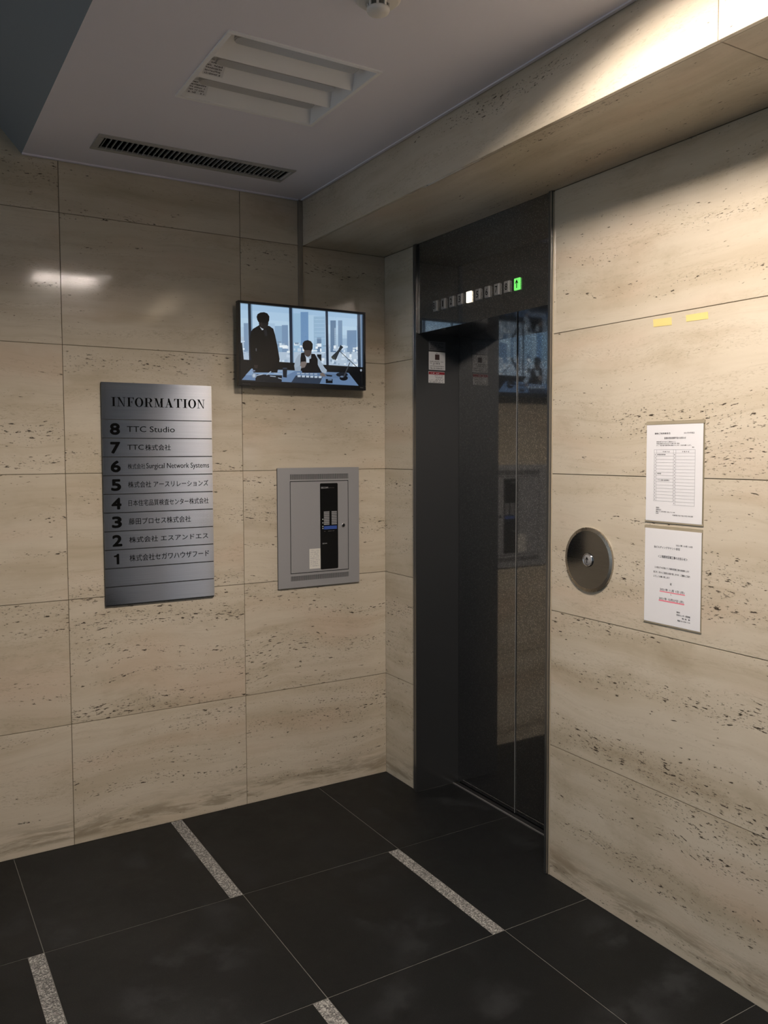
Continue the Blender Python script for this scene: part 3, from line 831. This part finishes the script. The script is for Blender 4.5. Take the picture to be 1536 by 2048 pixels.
m = MB(); m.box(CB, -0.4110, -0.3550, 1.0265, 1.1175, F2, F2 + .0005); obj('paper_label', m, LABELP, dr, label='cream printed paper label')
m = MB()
for q in range(9): scribble(m, CB, -0.4060, -0.3590 - (q * 37 % 5) * .002, 1.1080 - q * 0.0088, 0.0042, F2 + .0007, 40 + q, 0.7)
obj('label_print', m, INKL, dr, kind='stuff')

# ------------------------------------------------------------------ cover strip and television
m = MB(); m.box(WA, -0.4500, -0.4270, 2.02, ZC - .001, 0.0, 0.006)
tag(obj('cable_cover', m, STRIPSTEEL, bevel=0.001, loc=(-0.4385, 0, 2.02)), 'narrow steel cable cover running from ceiling down to the television', 'cable cover')

tv = thing('television', 'wall mounted flat television showing two men at an office desk', 'television', (-0.456, 0, 1.838))
TB = 0.080
m = MB(); m.frame(WA, -0.7630, -0.1495, 1.8375, 2.1920, 0.0098, 0.050, TB, 0.0185)
obj('bezel', m, BLACK, tv, bevel=0.0012)
m = MB(); m.box(WA, -0.7600, -0.1520, 1.8400, 2.1890, 0.048, 0.062); m.box(WA, -0.700, -0.212, 1.87, 2.15, 0.030, 0.048)
obj('rear_case', m, BLACK, tv, bevel=0.004)
m = MB(); m.box(WA, -0.60, -0.31, 1.92, 2.10, 0.0, 0.012); m.box(WA, -0.50, -0.42, 1.90, 2.12, 0.012, 0.030)
obj('wall_bracket', m, BLACK, tv)
m = MB(); text_mb(m, WA, 'PROLITE', -0.748, 1.8435, TB + .0004, 0.034, 0.0035); m.box(WA, -0.181, -0.164, 1.848, 1.851, TB, TB + .0003)
obj('bezel_print', m, plain('bezel_grey', (0.12, 0.12, 0.13), .5), tv, kind='stuff')
# screen picture: flat print that gives off light
SU0, SU1, SV0, SV1 = -0.7525, -0.1590, 1.8560, 2.1822
def sp(x, y):
    t = (x - 118) / 1357.0
    tt = t * 1.02 / (1 + 0.02 * t)
    top = 80 + 132 * t; bot = 950 + 52 * t
    v = (y - top) / (bot - top)
    return (min(max(SU0 + (SU1 - SU0) * tt, SU0), SU1), min(max(SV1 - (SV1 - SV0) * v, SV0), SV1))
PICM = {}
def pm(c):
    if c not in PICM:
        gy = 0.3 * c[0] + 0.55 * c[1] + 0.15 * c[2]
        e = lin(tuple(0.74 * v + 0.26 * gy * (1.04 if gy > 90 else 0.9) for v in c))
        PICM[c] = plain('screen_picture_%d' % len(PICM), (0.004, 0.004, 0.004), 0.25, emit=e, power=SCREEN_POWER)
    return PICM[c]
pic = MB(); mats = []; layer = [0]
def pp(pts, c, lay=None):
    mt = pm(c)
    if mt not in mats: mats.append(mt)
    layer[0] += 1
    q = [sp(x, y) for x, y in pts]
    pic.face(WA, q, 0.0640 + layer[0] * 0.00001, mats.index(mt))
def rc(x0, x1, y0, y1, c): pp([(x0, y0), (x1, y0), (x1, y1), (x0, y1)], c)
def ell(cx_, cy_, a, b_, c, rot=0, n=18):
    pp([(cx_ + a * math.cos(t) * math.cos(rot) - b_ * math.sin(t) * math.sin(rot), cy_ + a * math.cos(t) * math.sin(rot) + b_ * math.sin(t) * math.cos(rot)) for t in [2 * math.pi * i / n for i in range(n)]], c)
rr = random.Random(7)
rc(60, 1520, 20, 1060, (16, 18, 22))
bands = [(150, (152, 196, 236)), (240, (164, 205, 240)), (340, (174, 212, 242)), (450, (168, 204, 234)), (560, (176, 206, 232))]
y = 60
for yb, c in bands:
    pp([(118, y), (1475, y + 110), (1475, yb + 120), (118, yb)], c); y = yb
pp([(118, 450), (1475, 570), (1475, 790), (118, 705)], (170, 196, 222))
# skyline
for x0, x1, yt, c in [(160, 205, 300, (120, 155, 195)), (480, 555, 330, (130, 172, 212)), (555, 620, 320, (112, 150, 194)), (670, 760, 190, (140, 188, 226)), (760, 845, 175, (98, 148, 204)),
                      (845, 905, 210, (166, 206, 238)), (905, 1035, 225, (140, 184, 222)), (940, 990, 460, (90, 128, 170)), (1095, 1160, 270, (92, 130, 172)), (1185, 1235, 270, (112, 150, 192)),
                      (1290, 1405, 380, (110, 148, 192)), (1235, 1290, 470, (150, 188, 224)), (420, 480, 300, (160, 198, 232)), (1405, 1440, 330, (150, 190, 228))]:
    rc(x0, x1, yt, 620, c)
for q in range(20): rc(1142, 1158, 355 + q * 11, 361 + q * 11, (176, 208, 236))
for q in range(6): rc(912, 1030, 260 + q * 42, 264 + q * 42, (168, 206, 238))
for q in range(150):
    x = rr.uniform(125, 1440); yy = rr.uniform(470, 690) + (x - 118) * 0.055
    w_, h_ = rr.uniform(14, 60), rr.uniform(10, 38)
    c = rr.choice([(216, 232, 246), (226, 240, 250), (188, 212, 236), (150, 180, 212), (120, 152, 186), (200, 224, 244), (232, 244, 252)])
    rc(x, min(x + w_, 1455), yy, yy + h_, c)
for x0, x1, c in [(203, 232, (26, 40, 60)), (232, 246, (120, 160, 196)), (632, 664, (28, 44, 66)), (664, 674, (110, 150, 190)), (1037, 1066, (30, 46, 70)), (1412, 1448, (46, 66, 92)), (1448, 1456, (120, 150, 180)), (1456, 1475, (96, 128, 168))]:
    pp([(x0, 60), (x1, 60), (x1 + 6, 800), (x0 + 6, 800)], c)
pp([(118, 704), (1475, 788), (1475, 1010), (118, 960)], (14, 16, 20))
pp([(125, 520), (140, 520), (155, 710), (125, 705)], (20, 26, 34))
# desk
pp([(232, 806), (1305, 850), (1425, 992), (132, 932)], (92, 128, 176))
pp([(232, 806), (700, 826), (600, 880), (170, 880)], (118, 156, 202))
pp([(840, 860), (1290, 862), (1330, 910), (800, 900)], (84, 118, 164))
pp([(700, 880), (1000, 895), (960, 985), (640, 970)], (44, 60, 84))
pp([(132, 934), (1425, 994), (1425, 1010), (132, 950)], (24, 30, 40))
pp([(1325, 842), (1475, 846), (1475, 1000), (1425, 990)], (12, 14, 18))
# standing man
SU = (14, 14, 16)
pp([(318, 320), (420, 330), (462, 362), (480, 430), (505, 560), (526, 700), (520, 760), (500, 850), (250, 850), (238, 760), (222, 660), (216, 480), (228, 400), (250, 365)], SU)
pp([(256, 765), (300, 765), (290, 805), (262, 800)], (46, 40, 38))
pp([(314, 318), (322, 300), (352, 348), (360, 372), (344, 378), (326, 346)], (176, 190, 206))
pp([(362, 372), (392, 372), (400, 440), (372, 446)], (30, 32, 38))
ell(362, 300, 50, 62, (30, 27, 27))
pp([(290, 230), (300, 200), (330, 182), (368, 178), (402, 192), (422, 225), (420, 270), (405, 300), (330, 296), (308, 288), (296, 262)], (14, 13, 14))
pp([(318, 300), (340, 290), (352, 335), (338, 340)], (44, 38, 36))
pp([(276, 580), (286, 580), (286, 610), (278, 612)], (90, 96, 104))
# seated man
pp([(935, 645), (988, 645), (988, 720), (950, 720)], (16, 20, 26))
pp([(760, 640), (820, 625), (880, 630), (930, 655), (980, 720), (1020, 790), (1050, 820), (1040, 855), (1000, 850), (960, 810), (940, 780), (760, 780), (745, 830), (690, 828), (682, 770), (700, 700), (730, 650)], (150, 172, 196))
pp([(760, 630), (805, 620), (840, 690), (872, 640), (912, 640), (945, 700), (945, 760), (992, 850), (770, 850), (750, 770), (752, 690)], (22, 19, 22))
pp([(800, 620), (840, 690), (838, 720), (820, 700), (800, 650)], (170, 190, 212))
pp([(872, 625), (870, 690), (850, 700), (842, 688)], (150, 170, 194))
pp([(838, 690), (852, 690), (852, 740), (836, 740)], (34, 38, 48))
ell(834, 610, 42, 62, (74, 62, 58))
pp([(776, 560), (778, 520), (798, 496), (835, 487), (870, 500), (890, 530), (888, 580), (876, 604), (840, 596), (800, 600), (786, 590)], (22, 18, 18))
pp([(814, 684), (850, 684), (850, 738), (816, 738)], (190, 208, 226))
pp([(760, 728), (806, 724), (822, 742), (800, 790), (756, 800), (745, 770)], (122, 108, 102))
pp([(742, 770), (760, 780), (752, 830), (690, 832), (688, 800)], (140, 162, 186))
pp([(965, 860), (1000, 845), (1030, 870), (1030, 892), (980, 888)], (112, 100, 96))
# cards on the desk, cups, lamp, papers
for q in range(5): rc(712 + q * 48, 746 + q * 48, 849 + q * 2, 864 + q * 2, (150, 172, 198))
for q in range(6): rc(718 + q * 47, 752 + q * 47, 876 + q * 2, 898 + q * 2, (176, 196, 218))
for q in range(6): rc(722 + q * 47, 754 + q * 47, 898 + q * 2, 904 + q * 2, (60, 76, 100))
pp([(556, 800), (606, 802), (600, 905), (560, 900)], (22, 30, 44)); ell(581, 802, 26, 8, (46, 60, 82))
pp([(270, 868), (550, 880), (545, 955), (270, 940)], (20, 26, 36))
for x0, y0, x1, y1 in [(280, 880, 350, 862), (384, 872, 432, 832), (420, 884, 480, 890), (460, 850, 550, 862), (505, 905, 545, 915), (500, 830, 548, 825)]:
    pp([(x0, y0), (x1, y1), (x1 + 4, y1 + 9), (x0 + 4, y0 + 9)], (160, 180, 204))
ell(258, 885, 26, 30, (120, 146, 178)); ell(256, 884, 14, 20, (176, 196, 218)); rc(234, 268, 824, 838, (110, 128, 168))
rc(1035, 1114, 918, 965, (14, 18, 26)); rc(1060, 1105, 920, 935, (90, 116, 150)); pp([(1030, 868), (1110, 876), (1106, 892), (1050, 888)], (30, 38, 52))
ell(1245, 908, 50, 28, (16, 20, 28)); ell(1225, 870, 70, 26, (24, 30, 42)); ell(1225, 892, 22, 10, (96, 120, 154))
pp([(1316, 734), (1326, 736), (1252, 896), (1238, 894)], (60, 66, 76))
pp([(1190, 606), (1200, 606), (1440, 812), (1440, 822)], (20, 24, 32))
pp([(1210, 540), (1242, 566), (1196, 620), (1152, 712), (1100, 672), (1180, 600)], (30, 40, 50))
pp([(1100, 672), (1152, 712), (1140, 706), (1108, 664)], (96, 110, 118))
ell(1455, 822, 12, 14, (150, 164, 180)); ell(1122, 684, 24, 14, (60, 66, 56), 0.65)
pp([(136, 955), (1425, 1008), (1425, 1015), (136, 962)], (30, 36, 46))
scr = obj('screen', pic, mats, tv)

# ------------------------------------------------------------------ ceiling lights, vent, smoke detector
def troffer(L, label, lit, loc):
    x0, x1, y0, y1 = L
    t = thing('ceiling_light', label, 'ceiling light', loc, 'square three lamp ceiling lights')
    m = MB()
    w = 0.014
    z0, z1 = ZC - 0.004, ZC + 0.006
    for a in ((x0, x1, y1 - w, y1), (x0, x1, y0, y0 + w), (x0, x0 + w, y0 + w, y1 - w), (x1 - w, x1, y0 + w, y1 - w)): m.cbox(*a, z0, z1)
    obj('frame', m, WHITE, t, bevel=0.001)
    ax0, ax1, ay0, ay1 = x0 + w, x1 - w, y0 + w, y1 - w
    n = 3; cw = (ay1 - ay0) / n
    D = 0.058 if lit else 0.050
    zl = ZC + (0.022 if lit else 0.014)
    for q in range(n):
        a = ay0 + cw * q; b_ = a + cw
        m = MB()
        vx = m.bm.verts
        Q = Fr((0, 0, 0), (0, 1, 0), (0, 0, 1), (1, 0, 0))
        prof = [(a, ZC), (a + cw * 0.40, ZC + D), (a + cw * 0.58, ZC + D), (b_, ZC)]
        for (p0, q0), (p1, q1) in zip(prof, prof[1:]):
            m.prism(Q, [(p0, q0), (p1, q1), (p1, q1 + .0015), (p0, q0 + .0015)], ax0, ax1)
        obj('reflector', m, WHITE, t)
        m = MB()
        ml = plain('unlit', (0.5, 0.5, 0.5)) if False else (TUBE if lit else LENS)
        c = a + cw * 0.37; hw = 0.0235
        m.prism(FL, rrect(ax0 + 0.03, ax1 - 0.032, c - hw, c + hw, 0.020), zl, zl + 0.015)
        obj('lamp', m, ml, t, bevel=0.004 if not lit else 0)
    # sloping end reflectors
    m = MB()
    Q2 = Fr((0, 0, 0), (1, 0, 0), (0, 0, 1), (0, 1, 0))
    m.prism(Q2, [(ax1, ZC), (ax1 - 0.022, ZC + D), (ax1 - 0.020, ZC + D + .002), (ax1 + .002, ZC)], ay0, ay1)
    obj('end_reflector', m, WHITE, t); m = MB()
    m.prism(Q2, [(ax0, ZC), (ax0 + 0.012, ZC + D), (ax0 + 0.010, ZC + D + .002), (ax0 - .002, ZC)], ay0, ay1)
    obj('end_reflector', m, WHITE, t)
    m = MB(); m.cbox(x0 + .004, x1 - .004, y0 + .004, y1 - .004, ZC + D + .004, ZC + D + .012)
    m.cbox(x0 + .004, x0 + .008, y0 + .004, y1 - .004, ZC + .006, ZC + D + .004); m.cbox(x1 - .008, x1 - .004, y0 + .004, y1 - .004, ZC + .006, ZC + D + .004)
    m.cbox(x0 + .004, x1 - .004, y0 + .004, y0 + .008, ZC + .006, ZC + D + .004); m.cbox(x0 + .004, x1 - .004, y1 - .008, y1 - .004, ZC + .006, ZC + D + .004)
    obj('housing', m, WHITE, t)
    if not lit:
        # two rating labels at the left end, lying on the sloped reflectors
        for q, (pu, hw2) in enumerate(((1, 0.8), (2, 0.8))):
            a = ay0 + cw * pu; b_ = a + cw
            o_ = Vector((ax0 + 0.016, b_, ZC)); vdir = Vector((0, -cw * .45, D)).normalized()
            nrm = Vector((1, 0, 0)).cross(vdir); nrm = nrm if nrm.z < 0 else -nrm
            fr = Fr(o_, (1, 0, 0), vdir, nrm)
            m = MB(); m.box(fr, 0.0, 0.062, 0.014, 0.062, 0.0004, 0.0009); lb = obj('rating_label', m, PAPER, t)
            m = MB()
            for z in range(5): scribble(m, fr, 0.004, 0.058, 0.052 - z * 0.0088, 0.0055, 0.0012, 60 + z + q * 10, 0.8)
            obj('label_print', m, INK, lb, kind='stuff')
    return t
troffer(L1, 'unlit square ceiling light in front of the vent', False, (-1.0, -1.025, ZC))
troffer(L2, 'lit square ceiling light nearer the viewer', True, (-1.0, -2.263, ZC))

vt = thing('air_vent', 'long narrow slatted air vent in the ceiling near the left wall', 'air vent', (-0.996, -0.272, ZC))
x0, x1, y0, y1 = VT
m = MB()
w1_, w2_ = 0.024, 0.024
z0, z1 = ZC - 0.004, ZC + 0.004
for a in ((x0, x1, y1 - w2_, y1), (x0, x1, y0, y0 + w2_), (x0, x0 + w1_, y0 + w2_, y1 - w2_), (x1 - 0.006, x1, y0 + w2_, y1 - w2_)): m.cbox(*a, z0, z1)
obj('frame', m, VENTM, vt, bevel=0.001)
m = MB(); m.cbox(x0 + .013, x1 - .013, y0 + .013, y1 - .013, ZC + .045, ZC + .050); m.cbox(x0 + .013, x0 + .017, y0 + .013, y1 - .013, ZC + .004, ZC + .045)
m.cbox(x1 - .017, x1 - .013, y0 + .013, y1 - .013, ZC + .004, ZC + .045); m.cbox(x0 + .013, x1 - .013, y0 + .013, y0 + .017, ZC + .004, ZC + .045); m.cbox(x0 + .013, x1 - .013, y1 - .017, y1 - .013, ZC + .004, ZC + .045)
obj('duct_box', m, DARKGAP, vt)
NS = 38
sx0, sx1 = x0 + w1_, x1 - 0.006
me = None
for q in range(NS):
    cx_ = sx0 + (sx1 - sx0) * (q + 0.5) / NS
    if me is None:
        m = MB(); m.prism(Fr((0, 0, 0), (1, 0, 0), (0, 0, 1), (0, 1, 0)), [(cx_ - .0030, ZC - .002), (cx_ - .0012, ZC - .003), (cx_ + .0040, ZC + .012), (cx_ + .0022, ZC + .013)], y0 + w2_, y1 - w2_)
        so = obj('slat', m, VENTM, vt); me = so; c0 = cx_
    else:
        c = me.copy(); COL.objects.link(c); c.parent = vt; c.location = (cx_ - c0, 0, 0)

sd = thing('smoke_detector', 'ivory domed smoke detector on the ceiling beyond the unlit light', 'smoke detector', (-0.972, -1.592, ZC))
CD = Fr((0, 0, ZC), (1, 0, 0), (0, 1, 0), (0, 0, -1))
cu, cv = -0.978, -1.592
m = MB(); m.ring(CD, cu, cv, [(0.0, 0.0), (0.056, 0.0), (0.056, 0.004), (0.049, 0.010), (0.032, 0.014), (0.0, 0.014)], 64); obj('base', m, IVORY, sd, smooth=False)
m = MB(); m.ring(CD, cu, cv, [(0.024, 0.013), (0.024, 0.026), (0.0, 0.026)], 48); obj('inner_chamber', m, plain('chamber', (0.10, 0.09, 0.07), .6), sd)
m = MB()
for q in range(8):
    t = 2 * math.pi * q / 8 + .2
    m.box(Fr(CD.p(cu + .0255 * math.cos(t), cv + .0255 * math.sin(t)), (-math.sin(t), math.cos(t), 0), (math.cos(t), math.sin(t), 0), (0, 0, -1)), -.003, .003, -.002, .002, 0.013, 0.027)
obj('ribs', m, IVORY, sd)
m = MB(); m.ring(CD, cu, cv, [(0.0, 0.0255), (0.0285, 0.0255), (0.0285, 0.030), (0.026, 0.035), (0.017, 0.039), (0.0, 0.041)], 64); obj('cap', m, IVORY, sd, smooth=True)
